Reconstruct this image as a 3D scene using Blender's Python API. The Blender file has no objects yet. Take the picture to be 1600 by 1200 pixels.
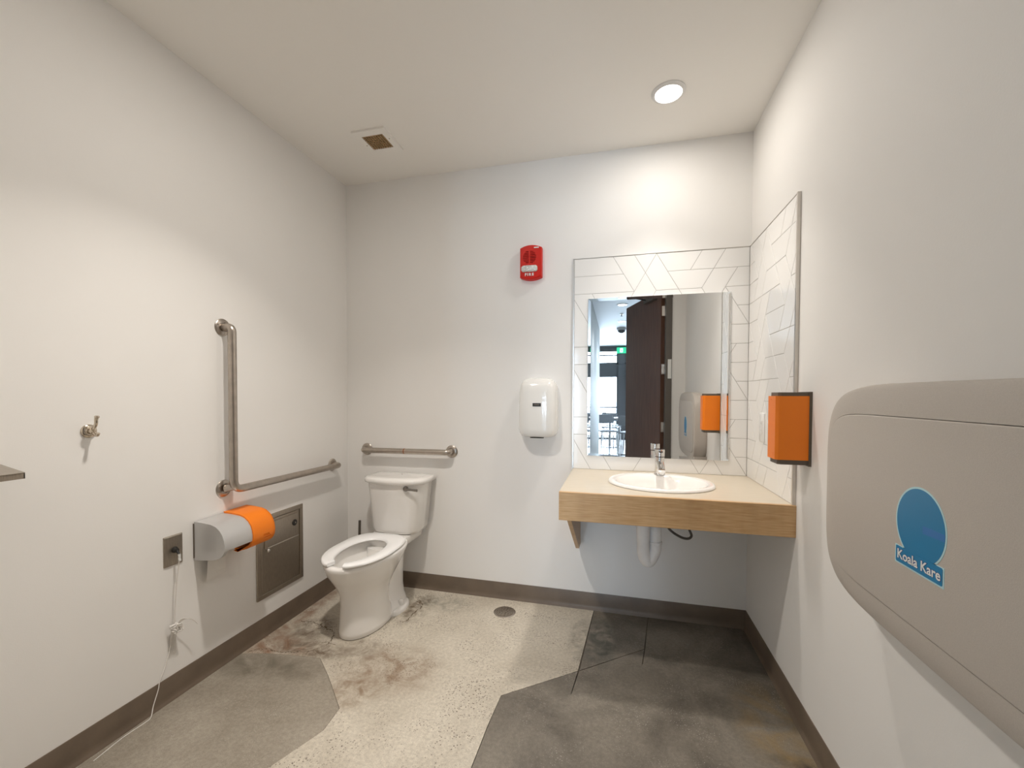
import bpy, bmesh, math, random
from mathutils import Vector, Matrix
random.seed(7)
scene = bpy.context.scene
C = scene.collection

# ------------------------------------------------------------------ camera
W, H = 2.5478, 2.7516            # room width (left to right wall) and ceiling height
REAR = -2.32                     # inner face of the wall with the door
def look(yaw, pitch, roll):
    f = Vector((-math.sin(yaw), math.cos(yaw), 0)); r = Vector((math.cos(yaw), math.sin(yaw), 0)); u = Vector((0, 0, 1))
    f, u = f*math.cos(pitch) + u*math.sin(pitch), u*math.cos(pitch) - f*math.sin(pitch)
    r, u = r*math.cos(roll) + u*math.sin(roll), u*math.cos(roll) - r*math.sin(roll)
    return r, u, f
r, u, f = look(0.2456, -0.0227, 0.0034)
cd = bpy.data.cameras.new('camera')
cam = bpy.data.objects.new('camera', cd); C.objects.link(cam)
M = Matrix((r, u, -f)).transposed().to_4x4(); M.translation = Vector((1.8377, -2.5764, 1.3069))
cam.matrix_world = M
cd.sensor_fit = 'HORIZONTAL'; cd.sensor_width = 36; cd.lens = 655.7*36/1600; cd.shift_y = 31.87/1600; cd.clip_start = 0.02
scene.camera = cam

# ------------------------------------------------------------------ world, daylight, exposure
w = bpy.data.worlds.new('daylight'); scene.world = w; w.use_nodes = True
bg = w.node_tree.nodes['Background']; bg.inputs[0].default_value = (0.72, 0.86, 1.0, 1); bg.inputs[1].default_value = 1.6
def area(name, loc, rot, size, power, color, shape='RECTANGLE', size_y=None, spread=None):
    l = bpy.data.lights.new(name, 'AREA'); l.shape = shape; l.size = size
    if size_y: l.size_y = size_y
    l.energy = power; l.color = color
    if spread: l.spread = spread
    o = bpy.data.objects.new(name, l); C.objects.link(o); o.location = loc; o.rotation_euler = rot
    return o
# daylight through the glazed far side of the lounge behind the doorway
area('window_daylight_offscreen', (1.6, -10.45, 1.35), (math.radians(90), 0, 0), 4.6, 620, (0.74, 0.87, 1.0), size_y=2.5)
scene.view_settings.view_transform = 'Standard'; scene.view_settings.look = 'None'
scene.view_settings.exposure = 0.5; scene.view_settings.gamma = 1.0
scene.view_settings.use_curve_mapping = False
P_VANITY, P_ROOM, P_HALL = 5.3, 11.6, 6
WARM = (1.0, 0.93, 0.85)

# ------------------------------------------------------------------ materials
def mat(name, col, rough=0.5, metal=0.0, noise=None, bump=None, coat=0.0, ior=None, emit=None, spec=None):
    """noise=(scale, amount, stretch xyz) varies the colour; bump=(scale, strength)"""
    m = bpy.data.materials.new(name); m.use_nodes = True
    nt = m.node_tree; b = nt.nodes['Principled BSDF']
    b.inputs['Base Color'].default_value = (*col, 1); b.inputs['Roughness'].default_value = rough; b.inputs['Metallic'].default_value = metal
    if coat: b.inputs['Coat Weight'].default_value = coat; b.inputs['Coat Roughness'].default_value = 0.06
    if spec is not None: b.inputs['Specular IOR Level'].default_value = spec
    if emit: b.inputs['Emission Color'].default_value = (*emit[0], 1); b.inputs['Emission Strength'].default_value = emit[1]
    tc = nt.nodes.new('ShaderNodeTexCoord')
    if noise:
        mp = nt.nodes.new('ShaderNodeMapping'); mp.inputs['Scale'].default_value = noise[2] if len(noise) > 2 else (1, 1, 1)
        nt.links.new(tc.outputs['Object'], mp.inputs[0])
        n = nt.nodes.new('ShaderNodeTexNoise'); n.inputs['Scale'].default_value = noise[0]; n.inputs['Detail'].default_value = 4
        nt.links.new(mp.outputs[0], n.inputs['Vector'])
        cr = nt.nodes.new('ShaderNodeValToRGB'); a = noise[1]
        cr.color_ramp.elements[0].position = 0.3; cr.color_ramp.elements[1].position = 0.7
        cr.color_ramp.elements[0].color = tuple(max(0, c*(1-a)) for c in col) + (1,)
        cr.color_ramp.elements[1].color = tuple(min(1, c*(1+a)) for c in col) + (1,)
        nt.links.new(n.outputs['Fac'], cr.inputs[0]); nt.links.new(cr.outputs[0], b.inputs['Base Color'])
    if bump:
        n2 = nt.nodes.new('ShaderNodeTexNoise'); n2.inputs['Scale'].default_value = bump[0]; n2.inputs['Detail'].default_value = 3
        mp2 = nt.nodes.new('ShaderNodeMapping'); mp2.inputs['Scale'].default_value = bump[2] if len(bump) > 2 else (1, 1, 1)
        nt.links.new(tc.outputs['Object'], mp2.inputs[0]); nt.links.new(mp2.outputs[0], n2.inputs['Vector'])
        bp = nt.nodes.new('ShaderNodeBump'); bp.inputs['Strength'].default_value = bump[1]; bp.inputs['Distance'].default_value = 0.004
        nt.links.new(n2.outputs['Fac'], bp.inputs['Height']); nt.links.new(bp.outputs[0], b.inputs['Normal'])
    return m
def srgb(r, g, b):
    t = lambda c: (c/255)/12.92 if c/255 <= 0.04045 else ((c/255+0.055)/1.055)**2.4
    return (t(r), t(g), t(b))

MAT = {}
MAT['paint'] = mat('wall_paint', (0.90, 0.885, 0.86), 0.7, bump=(260, 0.05), noise=(1.5, 0.015))
MAT['ceiling'] = mat('ceiling_paint', (0.93, 0.905, 0.86), 0.6, bump=(200, 0.04))
MAT['rubber'] = mat('brown_rubber', srgb(112, 98, 84), 0.42, noise=(9, 0.12), bump=(120, 0.05))
MAT['porcelain'] = mat('porcelain', (0.92, 0.90, 0.87), 0.12, coat=0.5)
MAT['seat'] = mat('seat_plastic', (0.95, 0.95, 0.95), 0.22, coat=0.2)
MAT['steel'] = mat('brushed_steel', (0.47, 0.42, 0.37), 0.33, 1.0, noise=(30, 0.1), bump=(500, 0.06))
MAT['steel_v'] = mat('brushed_steel_panel', (0.44, 0.39, 0.33), 0.36, 1.0, noise=(40, 0.12, (1, 12, 1)), bump=(300, 0.05, (1, 14, 1)))
MAT['chrome'] = mat('chrome', (0.78, 0.77, 0.76), 0.07, 1.0)
MAT['dark_chrome'] = mat('dark_chrome', (0.30, 0.28, 0.26), 0.15, 1.0)
MAT['nickel'] = mat('brushed_nickel', (0.62, 0.55, 0.46), 0.16, 1.0)
MAT['orange'] = mat('orange_plastic', srgb(250, 132, 8), 0.42, bump=(700, 0.03), noise=(4, 0.02))
MAT['silver'] = mat('silver_plastic', (0.58, 0.575, 0.57), 0.33, 0.3, bump=(900, 0.03))
MAT['darkgrey'] = mat('dark_grey_plastic', srgb(98, 88, 76), 0.5, bump=(700, 0.03))
MAT['black'] = mat('black_plastic', (0.015, 0.014, 0.013), 0.4)
MAT['dryer'] = mat('dryer_white', (0.86, 0.85, 0.82), 0.14, coat=0.6)
MAT['grey_plastic'] = mat('grey_plastic', srgb(196, 188, 179), 0.55, noise=(400, 0.04), bump=(500, 0.10))
MAT['tile'] = mat('white_tile', (0.93, 0.92, 0.90), 0.13, coat=0.3, bump=(5, 0.12))
MAT['grout'] = mat('grout', (0.45, 0.43, 0.40), 0.8, bump=(300, 0.1))
MAT['alu'] = mat('satin_aluminium', (0.62, 0.59, 0.55), 0.32, 1.0)
MAT['mirror'] = mat('mirror_silver', (0.93, 0.94, 0.94), 0.0, 1.0)
MAT['glass_edge'] = mat('mirror_edge', (0.42, 0.48, 0.46), 0.15)
MAT['red'] = mat('red_plastic', srgb(206, 26, 10), 0.4, spec=0.25)
MAT['white'] = mat('white_print', (0.85, 0.85, 0.83), 0.4)
MAT['clear'] = mat('strobe_lens', (0.75, 0.75, 0.72), 0.08, coat=0.8, bump=(160, 0.8), noise=(120, 0.35))
MAT['pvc'] = mat('pipe_wrap', (0.93, 0.91, 0.89), 0.45, noise=(12, 0.05))
MAT['hose'] = mat('braided_hose', (0.10, 0.085, 0.07), 0.45, noise=(300, 0.4))
MAT['paper'] = mat('tissue_paper', (0.84, 0.82, 0.78), 0.9, bump=(180, 0.15))
MAT['cord'] = mat('white_cord', (0.83, 0.80, 0.76), 0.7)
MAT['stblue'] = mat('sticker_blue', srgb(0, 126, 178), 0.35)
MAT['stblue2'] = mat('sticker_blue_band', srgb(40, 120, 190), 0.35)
MAT['stnavy'] = mat('sticker_navy', srgb(24, 52, 128), 0.35)
MAT['stpale'] = mat('sticker_pale_edge', srgb(190, 226, 232), 0.4)
MAT['doorwood'] = mat('dark_brown_door', (0.14, 0.07, 0.045), 0.5, noise=(6, 0.2, (8, 8, 0.6)))
MAT['frame'] = mat('door_frame_paint', (0.12, 0.105, 0.09), 0.4)
MAT['lens'] = mat('lamp_lens', (0.9, 0.9, 0.9), 0.4, emit=((1.0, 0.96, 0.9), 9))
MAT['hall_lens'] = mat('hall_lamp_lens', (0.9, 0.9, 0.9), 0.4, emit=((0.95, 0.98, 1.0), 9))
MAT['ringwhite'] = mat('white_trim', (0.80, 0.79, 0.77), 0.4)
MAT['brass_grille'] = mat('vent_grille', srgb(172, 140, 98), 0.5)
MAT['hallwall'] = mat('hall_paint', (0.55, 0.56, 0.54), 0.6, bump=(120, 0.05))
MAT['hallceil'] = mat('hall_ceiling', (0.50, 0.50, 0.49), 0.6, bump=(80, 0.05))
MAT['hallfloor'] = mat('hall_floor', (0.32, 0.31, 0.30), 0.25, noise=(3, 0.2))
MAT['darkframe'] = mat('dark_window_frame', (0.075, 0.078, 0.082), 0.4)
MAT['green'] = mat('exit_green', (0.02, 0.30, 0.16), 0.4, emit=((0.02, 0.45, 0.22), 1.0))
MAT['signwhite'] = mat('exit_white', (0.8, 0.9, 0.85), 0.4, emit=((0.8, 1.0, 0.9), 1.0))
MAT['chairmetal'] = mat('pale_metal', (0.46, 0.46, 0.46), 0.3, 0.6)
MAT['chairseat'] = mat('slate_seat', (0.20, 0.215, 0.235), 0.5)
MAT['tablewood'] = mat('table_wood', (0.34, 0.30, 0.26), 0.4, noise=(8, 0.15, (1, 10, 1)))
MAT['rust'] = mat('rust_ring', srgb(150, 96, 60), 0.6)

def glass():
    m = bpy.data.materials.new('window_glass'); m.use_nodes = True; nt = m.node_tree; nt.nodes.clear()
    o = nt.nodes.new('ShaderNodeOutputMaterial'); mx = nt.nodes.new('ShaderNodeMixShader'); mx.inputs[0].default_value = 0.06
    t = nt.nodes.new('ShaderNodeBsdfTransparent'); t.inputs[0].default_value = (0.94, 0.97, 1, 1)
    g = nt.nodes.new('ShaderNodeBsdfGlossy'); g.inputs['Roughness'].default_value = 0.02
    nt.links.new(t.outputs[0], mx.inputs[1]); nt.links.new(g.outputs[0], mx.inputs[2]); nt.links.new(mx.outputs[0], o.inputs[0])
    return m
MAT['glass'] = glass()

def wood():
    m = mat('maple_veneer', srgb(206, 168, 120), 0.38)
    nt = m.node_tree; b = nt.nodes['Principled BSDF']; tc = nt.nodes.new('ShaderNodeTexCoord')
    mp = nt.nodes.new('ShaderNodeMapping'); mp.inputs['Scale'].default_value = (2.2, 38, 38); nt.links.new(tc.outputs['Object'], mp.inputs[0])
    n = nt.nodes.new('ShaderNodeTexNoise'); n.inputs['Scale'].default_value = 5; n.inputs['Detail'].default_value = 6; nt.links.new(mp.outputs[0], n.inputs['Vector'])
    mp2 = nt.nodes.new('ShaderNodeMapping'); mp2.inputs['Scale'].default_value = (3.5, 1.2, 0.8); nt.links.new(tc.outputs['Object'], mp2.inputs[0])
    n2 = nt.nodes.new('ShaderNodeTexNoise'); n2.inputs['Scale'].default_value = 2.2; n2.inputs['Detail'].default_value = 3; nt.links.new(mp2.outputs[0], n2.inputs['Vector'])
    c1 = nt.nodes.new('ShaderNodeValToRGB'); c1.color_ramp.elements[0].color = (*srgb(196, 154, 104), 1); c1.color_ramp.elements[1].color = (*srgb(218, 184, 138), 1)
    c1.color_ramp.elements[0].position = .3; c1.color_ramp.elements[1].position = .7
    nt.links.new(n.outputs[0], c1.inputs[0])
    c2 = nt.nodes.new('ShaderNodeValToRGB'); c2.color_ramp.elements[0].color = (.86, .82, .78, 1); c2.color_ramp.elements[1].color = (1.06, 1.05, 1.04, 1)
    c2.color_ramp.elements[0].position = .35; c2.color_ramp.elements[1].position = .65
    nt.links.new(n2.outputs[0], c2.inputs[0])
    mx = nt.nodes.new('ShaderNodeMix'); mx.data_type = 'RGBA'; mx.blend_type = 'MULTIPLY'; mx.inputs[0].default_value = 1
    nt.links.new(c1.outputs[0], mx.inputs[6]); nt.links.new(c2.outputs[0], mx.inputs[7]); nt.links.new(mx.outputs[2], b.inputs['Base Color'])
    return m
MAT['wood'] = wood()
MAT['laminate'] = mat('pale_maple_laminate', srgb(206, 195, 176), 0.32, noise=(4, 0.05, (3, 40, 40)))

def concrete(name, cols, speck, stains=(), rough=0.55, big=2.2):
    """cols: two large-scale tones; speck: (scale, threshold, colour); stains: (x, y, rx, ry, colour, strength, noise scale)"""
    m = bpy.data.materials.new(name); m.use_nodes = True; nt = m.node_tree; b = nt.nodes['Principled BSDF']
    L = nt.links.new; N = nt.nodes.new
    tc = N('ShaderNodeTexCoord')
    def noise(scale, detail=5, dist=0.0):
        n = N('ShaderNodeTexNoise'); n.inputs['Scale'].default_value = scale; n.inputs['Detail'].default_value = detail; n.inputs['Distortion'].default_value = dist
        n.inputs['Roughness'].default_value = 0.62
        L(tc.outputs['Object'], n.inputs['Vector']); return n
    def ramp(src, e):
        c = N('ShaderNodeValToRGB'); c.color_ramp.elements[0].position = e[0][0]; c.color_ramp.elements[0].color = (*e[0][1], 1)
        c.color_ramp.elements[1].position = e[-1][0]; c.color_ramp.elements[1].color = (*e[-1][1], 1)
        for p, col in e[1:-1]:
            k = c.color_ramp.elements.new(p); k.color = (*col, 1)
        L(src, c.inputs[0]); return c
    def mix(mode, fac, a, bb):
        x = N('ShaderNodeMix'); x.data_type = 'RGBA'; x.blend_type = mode
        if isinstance(fac, (int, float)): x.inputs[0].default_value = fac
        else: L(fac, x.inputs[0])
        L(a, x.inputs[6])
        if isinstance(bb, tuple): x.inputs[7].default_value = (*bb, 1)
        else: L(bb, x.inputs[7])
        return x.outputs[2]
    col = ramp(noise(big, 6, 0.6).outputs[0], [(0.3, cols[0]), (0.7, cols[1])]).outputs[0]
    fine = ramp(noise(70, 4).outputs[0], [(0.3, (0.80, 0.79, 0.78)), (0.7, (1.08, 1.08, 1.07))]).outputs[0]
    col = mix('MULTIPLY', 1.0, col, fine)
    grit = ramp(noise(320, 2).outputs[0], [(0.33, (0.72, 0.70, 0.68)), (0.6, (1.05, 1.05, 1.05))]).outputs[0]
    col = mix('MULTIPLY', 0.7, col, grit)
    vo = N('ShaderNodeTexVoronoi'); vo.inputs['Scale'].default_value = speck[0]; L(tc.outputs['Object'], vo.inputs['Vector'])
    sp = ramp(vo.outputs['Distance'], [(speck[1], (1, 1, 1)), (speck[1]+0.05, (0, 0, 0))]).outputs[0]
    sel = ramp(noise(4.5, 4).outputs[0], [(0.45, (0, 0, 0)), (0.62, (1, 1, 1))]).outputs[0]
    spf = mix('MULTIPLY', 1.0, sp, sel)
    col = mix('MIX', spf, col, speck[2])
    for (sx, sy, rx, ry, sc, st, ns) in stains:
        mp = N('ShaderNodeMapping'); mp.vector_type = 'POINT'
        mp.inputs['Location'].default_value = (-sx/rx, -sy/ry, 0); mp.inputs['Scale'].default_value = (1/rx, 1/ry, 0)
        L(tc.outputs['Object'], mp.inputs[0])
        gr = N('ShaderNodeTexGradient'); gr.gradient_type = 'SPHERICAL'; L(mp.outputs[0], gr.inputs[0])
        ms = mix('MULTIPLY', 1.0, ramp(gr.outputs[0], [(0.0, (0, 0, 0)), (0.55, (1, 1, 1))]).outputs[0],
                 ramp(noise(ns, 5, 0.8).outputs[0], [(0.36, (0, 0, 0)), (0.66, (st, st, st))]).outputs[0])
        col = mix('MIX', ms, col, sc)
    L(col, b.inputs['Base Color'])
    b.inputs['Roughness'].default_value = rough
    bp = N('ShaderNodeBump'); bp.inputs['Strength'].default_value = 0.25; bp.inputs['Distance'].default_value = 0.003
    L(noise(140, 5).outputs[0], bp.inputs['Height']); L(bp.outputs[0], b.inputs['Normal'])
    return m
BROWN, RUSTY, DARK, GREEN = (0.14, 0.10, 0.065), (0.22, 0.10, 0.045), (0.035, 0.03, 0.025), (0.10, 0.105, 0.08)
MAT['conc_light'] = concrete('old_ground_concrete', ((0.52, 0.47, 0.39), (0.70, 0.65, 0.56)), (95, 0.24, (0.16, 0.13, 0.10)), [
    (0.80, -0.80, 0.30, 0.22, (0.24, 0.16, 0.10), 0.85, 9), (0.70, -0.98, 0.16, 0.14, (0.22, 0.14, 0.08), 0.8, 14), (0.56, -0.70, 0.14, 0.12, BROWN, 0.7, 12),
    (0.10, -0.78, 0.30, 0.13, RUSTY, 0.9, 7), (0.33, -0.77, 0.24, 0.09, BROWN, 1.0, 16), (0.20, -0.60, 0.14, 0.16, BROWN, 0.9, 13),
    (0.66, -0.25, 0.10, 0.24, (0.12, 0.085, 0.05), 0.95, 15), (0.03, -0.45, 0.09, 0.5, RUSTY, 0.8, 9), (0.80, -0.16, 0.22, 0.12, GREEN, 0.45, 14),
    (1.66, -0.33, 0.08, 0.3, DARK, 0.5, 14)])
MAT['conc_dark'] = concrete('dark_smooth_concrete', ((0.115, 0.10, 0.082), (0.29, 0.262, 0.22)), (120, 0.16, (0.4, 0.38, 0.34)), [
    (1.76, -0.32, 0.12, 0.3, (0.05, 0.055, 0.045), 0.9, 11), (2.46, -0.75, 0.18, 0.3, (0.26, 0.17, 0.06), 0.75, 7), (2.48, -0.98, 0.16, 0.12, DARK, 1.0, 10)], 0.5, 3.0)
MAT['conc_patch'] = concrete('grey_patch_concrete', ((0.29, 0.255, 0.205), (0.42, 0.38, 0.32)), (130, 0.15, (0.5, 0.47, 0.42)), [
    (0.16, -0.95, 0.28, 0.12, (0.13, 0.115, 0.085), 0.75, 6), (0.40, -0.90, 0.2, 0.1, (0.14, 0.12, 0.09), 0.6, 6)], 0.55, 3.2)
MAT['crack'] = mat('floor_crack', (0.13, 0.095, 0.062), 0.9, noise=(90, 0.6))
CRACKS = [([(.081, -.555), (.153, -.547), (.236, -.571), (.336, -.605), (.37, -.658), (.386, -.725)], .006),
          ([(.033, -.868), (.091, -.826), (.192, -.828), (.251, -.812), (.32, -.792), (.364, -.747)], .004),
          ([(.613, -.173), (.676, -.22), (.666, -.328), (.669, -.404), (.621, -.427)], .005), ([(1.355, -.165), (1.477, -.163)], .0015)]
MAT['conc_gap'] = mat('joint_dirt', (0.12, 0.10, 0.08), 0.9, noise=(40, 0.3))

# ------------------------------------------------------------------ geometry helpers (all in world coordinates)
def box(bm, x0, x1, y0, y1, z0, z1):
    v = [bm.verts.new((x, y, z)) for z in (z0, z1) for y in (y0, y1) for x in (x0, x1)]
    for q in ((0, 2, 3, 1), (4, 5, 7, 6), (0, 1, 5, 4), (2, 6, 7, 3), (0, 4, 6, 2), (1, 3, 7, 5)): bm.faces.new([v[i] for i in q])
    return bm
def rbox(x0, x1, y0, y1, z0, z1, rad=0.003, seg=2):
    bm = box(bmesh.new(), x0, x1, y0, y1, z0, z1); bmesh.ops.recalc_face_normals(bm, faces=bm.faces)
    bmesh.ops.bevel(bm, geom=list(bm.edges), offset=rad, segments=seg, profile=0.5, affect='EDGES'); return bm
def nbox(*a): return box(bmesh.new(), *a)
def loft(bm, rings, closed=True, cap0=True, cap1=True):
    vs = [[bm.verts.new(p) for p in ring] for ring in rings]
    n = len(vs[0])
    for a, b in zip(vs, vs[1:]):
        for i in range(n if closed else n-1):
            j = (i+1) % n; bm.faces.new((a[i], a[j], b[j], b[i]))
    if cap0: bm.faces.new(vs[0][::-1])
    if cap1: bm.faces.new(vs[-1])
    return bm
def nloft(*a, **k): return loft(bmesh.new(), *a, **k)
def tube(bm, pts, rad, n=14, cap=True):
    pts = [Vector(p) for p in pts]; rings = []; t = (pts[1]-pts[0]).normalized()
    s = t.orthogonal().normalized()
    for i, p in enumerate(pts):
        d = ((pts[min(i+1, len(pts)-1)] - pts[max(i-1, 0)])).normalized()
        s = (s - d*s.dot(d)).normalized(); b = d.cross(s)
        rr = rad[i] if isinstance(rad, (list, tuple)) else rad
        rings.append([p + (s*math.cos(a) + b*math.sin(a))*rr for a in [2*math.pi*k/n for k in range(n)]])
    return loft(bm, rings, cap0=cap, cap1=cap)
def ntube(*a, **k): return tube(bmesh.new(), *a, **k)
def fillet(pts, rad, n=7):
    """polyline with rounded corners"""
    pts = [Vector(p) for p in pts]; out = [pts[0]]
    for a, b, c in zip(pts, pts[1:], pts[2:]):
        d0, d1 = (a-b).normalized(), (c-b).normalized(); k = min(rad, (a-b).length*0.49, (c-b).length*0.49)
        p0, p1 = b + d0*k, b + d1*k
        for i in range(n+1):
            s = i/n; out.append(p0*(1-s)**2 + b*2*s*(1-s) + p1*s*s)
    return out + [pts[-1]]
def smooth_curve(pts, n=8):
    P = [Vector(p) for p in pts]; P = [P[0]*2-P[1]] + P + [P[-1]*2-P[-2]]; out = []
    for i in range(1, len(P)-2):
        for k in range(n):
            t = k/n; a, b, c, d = P[i-1:i+3]
            out.append(0.5*((2*b) + (c-a)*t + (2*a-5*b+4*c-d)*t*t + (3*b-a-3*c+d)*t**3))
    return out + [P[-2]]
def lathe(bm, prof, origin, axis, n=28):
    """prof: (radius, height along axis)"""
    ax = Vector(axis).normalized(); s = ax.orthogonal().normalized(); b = ax.cross(s); o = Vector(origin)
    rings = [[o + ax*h + (s*math.cos(2*math.pi*k/n) + b*math.sin(2*math.pi*k/n))*max(r_, 1e-4) for k in range(n)] for r_, h in prof]
    return loft(bm, rings)
def nlathe(*a, **k): return lathe(bmesh.new(), *a, **k)
def prism(bm, poly, fn, d0, d1):
    """poly of (a, b), fn(a, b, d) -> world point"""
    return loft(bm, [[fn(a, b, d0) for a, b in poly], [fn(a, b, d1) for a, b in poly]])
def nprism(*a, **k): return prism(bmesh.new(), *a, **k)
ONB = lambda a, b, d: (a, -d, b)             # on the back wall: x, z, out of the wall
ONL = lambda a, b, d: (d, a, b)              # on the left wall: y, z, out
ONR = lambda a, b, d: (W-d, a, b)            # on the right wall
ONF = lambda a, b, d: (a, b, d)              # on the floor
def rrect(a0, a1, b0, b1, rad, n=6):
    out = []
    for cx, cy, s in ((a1-rad, b1-rad, 0), (a0+rad, b1-rad, 1), (a0+rad, b0+rad, 2), (a1-rad, b0+rad, 3)):
        for k in range(n+1):
            t = (s + k/n)*math.pi/2; out.append((cx+rad*math.cos(t), cy+rad*math.sin(t)))
    return out
def ellipse(ca, cb, ra, rb, n=48, p=2.0):
    out = []
    for k in range(n):
        t = 2*math.pi*k/n; c, s = math.cos(t), math.sin(t)
        out.append((ca + ra*math.copysign(abs(c)**(2/p), c), cb + rb*math.copysign(abs(s)**(2/p), s)))
    return out
def text_bm(s, size, fn, depth=0.0006, bold=0.0, align='CENTER', spacing=1.0):
    cu = bpy.data.curves.new('t', 'FONT'); cu.body = s; cu.size = size; cu.align_x = align; cu.align_y = 'CENTER'; cu.extrude = depth; cu.offset = bold
    cu.space_character = spacing; cu.resolution_u = 3
    o = bpy.data.objects.new('t', cu); C.objects.link(o)
    bpy.context.view_layer.update()
    me = bpy.data.meshes.new_from_object(o.evaluated_get(bpy.context.evaluated_depsgraph_get()))
    bm = bmesh.new(); bm.from_mesh(me)
    for v in bm.verts: v.co = fn(v.co.x, v.co.y, v.co.z)
    bpy.data.objects.remove(o); bpy.data.meshes.remove(me); bpy.data.curves.remove(cu)
    return bm

def pocket(o, bms):
    """cut openings (closed shapes in world coordinates) into an object"""
    bm = bmesh.new(); tmp = bpy.data.meshes.new('cutter')
    for b in bms:
        bmesh.ops.recalc_face_normals(b, faces=b.faces); b.to_mesh(tmp); b.free(); bm.from_mesh(tmp)
    bm.to_mesh(tmp); bm.free()
    c = bpy.data.objects.new('cutter', tmp); C.objects.link(c)
    md = o.modifiers.new('cut', 'BOOLEAN'); md.operation = 'DIFFERENCE'; md.solver = 'EXACT'; md.use_self = True; md.object = c
    bpy.context.view_layer.update()
    me = bpy.data.meshes.new_from_object(o.evaluated_get(bpy.context.evaluated_depsgraph_get()))
    m = o.data.materials[0]; o.modifiers.remove(md); o.data = me
    me.materials.clear(); me.materials.append(m)
    for f in me.polygons: f.material_index = 0
    me.shade_smooth(); me.set_sharp_from_angle(angle=math.radians(30))
    bpy.data.objects.remove(c); bpy.data.meshes.remove(tmp)
def tag(o, label=None, cat=None, group=None, kind=None):
    if label: o['label'] = label
    if cat: o['category'] = cat
    if group: o['group'] = group
    if kind: o['kind'] = kind
    return o
def obj(name, bm, m, parent=None, sm=None, origin=None):
    """one mesh object; geometry given in world coordinates"""
    bmesh.ops.recalc_face_normals(bm, faces=bm.faces)
    me = bpy.data.meshes.new(name)
    if origin is None:
        origin = parent.matrix_world.translation.copy() if parent else Vector((0, 0, 0))
    off = Vector(origin)
    pw = parent['_w'] if parent and '_w' in parent else None
    if pw is not None: off = Vector(pw)
    bmesh.ops.translate(bm, verts=bm.verts, vec=-off)
    bm.to_mesh(me); bm.free()
    me.materials.append(MAT[m] if isinstance(m, str) else m)
    if sm is not None:
        me.shade_smooth(); me.set_sharp_from_angle(angle=math.radians(sm))
    o = bpy.data.objects.new(name, me); C.objects.link(o)
    if parent: o.parent = parent
    else: o.location = off
    o['_w'] = tuple(off)
    return o
def thing(name, label, cat, loc, group=None):
    o = bpy.data.objects.new(name, None); C.objects.link(o); o.location = loc; o.empty_display_size = 0.05
    o['_w'] = tuple(loc); return tag(o, label, cat, group)
def struct(name, bm, m, parent=None, sm=None):
    o = obj(name, bm, m, parent, sm)
    if not parent: o['kind'] = 'structure'
    return o

# ------------------------------------------------------------------ the room shell
T = 0.12
JL, JR, DH = 1.25, 2.346, 2.50            # door opening
floor = struct('floor', nbox(-T, W+T, REAR-T, T, -0.10, -0.006), 'conc_gap')
def slab(name, poly, m, top=0.0):
    return obj(name, nprism(poly, ONF, -0.008, top), m, floor)
g = 0.0012
Hx, Ix = (1.715, 0.0), (2.024, 0.0); Kp, Lp = (1.985, -0.342), (1.674, -0.594)
Ep, Fp, Gp = (1.352, -1.02), (1.360, -0.846), (1.672, -0.600)
A1 = [(0, -0.888), (0.06, -0.872), (0.14, -0.852), (0.24, -0.838), (0.34, -0.826), (0.425, -0.822), (0.55, -0.925), (0.727, -1.085), (0.74, -1.20), (0.62, -1.50), (0.58, REAR), (0, REAR)]
slab('concrete_patch', A1, 'conc_patch', 0.0)
slab('concrete_slab', [(0, 0), (0, -0.888+g)] + [(x, y+g) for x, y in A1[1:6]] + [(x+g, y+g) for x, y in A1[6:11]] + [(1.352, REAR), (1.352, -1.02), (Fp[0]-g, Fp[1]+g), (1.668, -0.598), (1.711, 0)], 'conc_light', 0.0)
slab('concrete_slab', [Hx, Ix, (Kp[0]-0.0015, Kp[1]+0.002), (Lp[0]+0.002, Lp[1]+0.002)], 'conc_dark', 0.0)
slab('concrete_slab', [(Ix[0]+0.004, 0), (W, 0), (W, REAR), (1.355, REAR), (1.355, -1.02), Fp, (1.668, -0.602), (1.652, -0.76), (1.655, -0.76), (1.675, -0.598),
                       (Kp[0]-0.0015, Kp[1]-0.002), (1.966, -0.472), (1.969, -0.472), (Kp[0]+0.004, Kp[1]+0.002)], 'conc_dark', 0.0)
def crack(pts, wd):
    rnd = random.Random(int(pts[0][0]*1000)); P = smooth_curve([(x, y, 0) for x, y in pts], 14)
    bm = bmesh.new()
    def strip(P, wd, jit):
        vs = []
        for i, q in enumerate(P):
            d = (P[min(i+1, len(P)-1)]-P[max(i-1, 0)]).normalized(); n = Vector((-d.y, d.x, 0)); k = 0.1 if i in (0, len(P)-1) else rnd.choice((.15, .3, .5, .8, 1))
            c = q + n*rnd.uniform(-jit, jit); a, b = c+n*wd*k, c-n*wd*k*rnd.uniform(.3, 1)
            vs.append((bm.verts.new((a.x, a.y, .0004)), bm.verts.new((b.x, b.y, .0004))))
        for (a, b), (c, d) in zip(vs, vs[1:]): bm.faces.new((a, b, d, c))
    strip(P, wd, wd*1.1)
    for k in range(4):                                   # side branches
        i = rnd.randrange(4, max(5, len(P)-4)) if len(P) > 10 else 0; v = Vector((rnd.uniform(-1, 1), rnd.uniform(-1, 1), 0)).normalized()
        if len(pts) > 2: strip([P[i]+v*t*.012 + Vector((rnd.uniform(-.003, .003), rnd.uniform(-.003, .003), 0)) for t in range(5)], wd*.35, .001)
    obj('crack', bm, 'crack', floor)
for pts, wd in CRACKS: crack(pts, wd)
VX0, VX1, VY0, VY1 = .439, .568, -.477, -.351             # fan opening
bm = bmesh.new()
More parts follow.
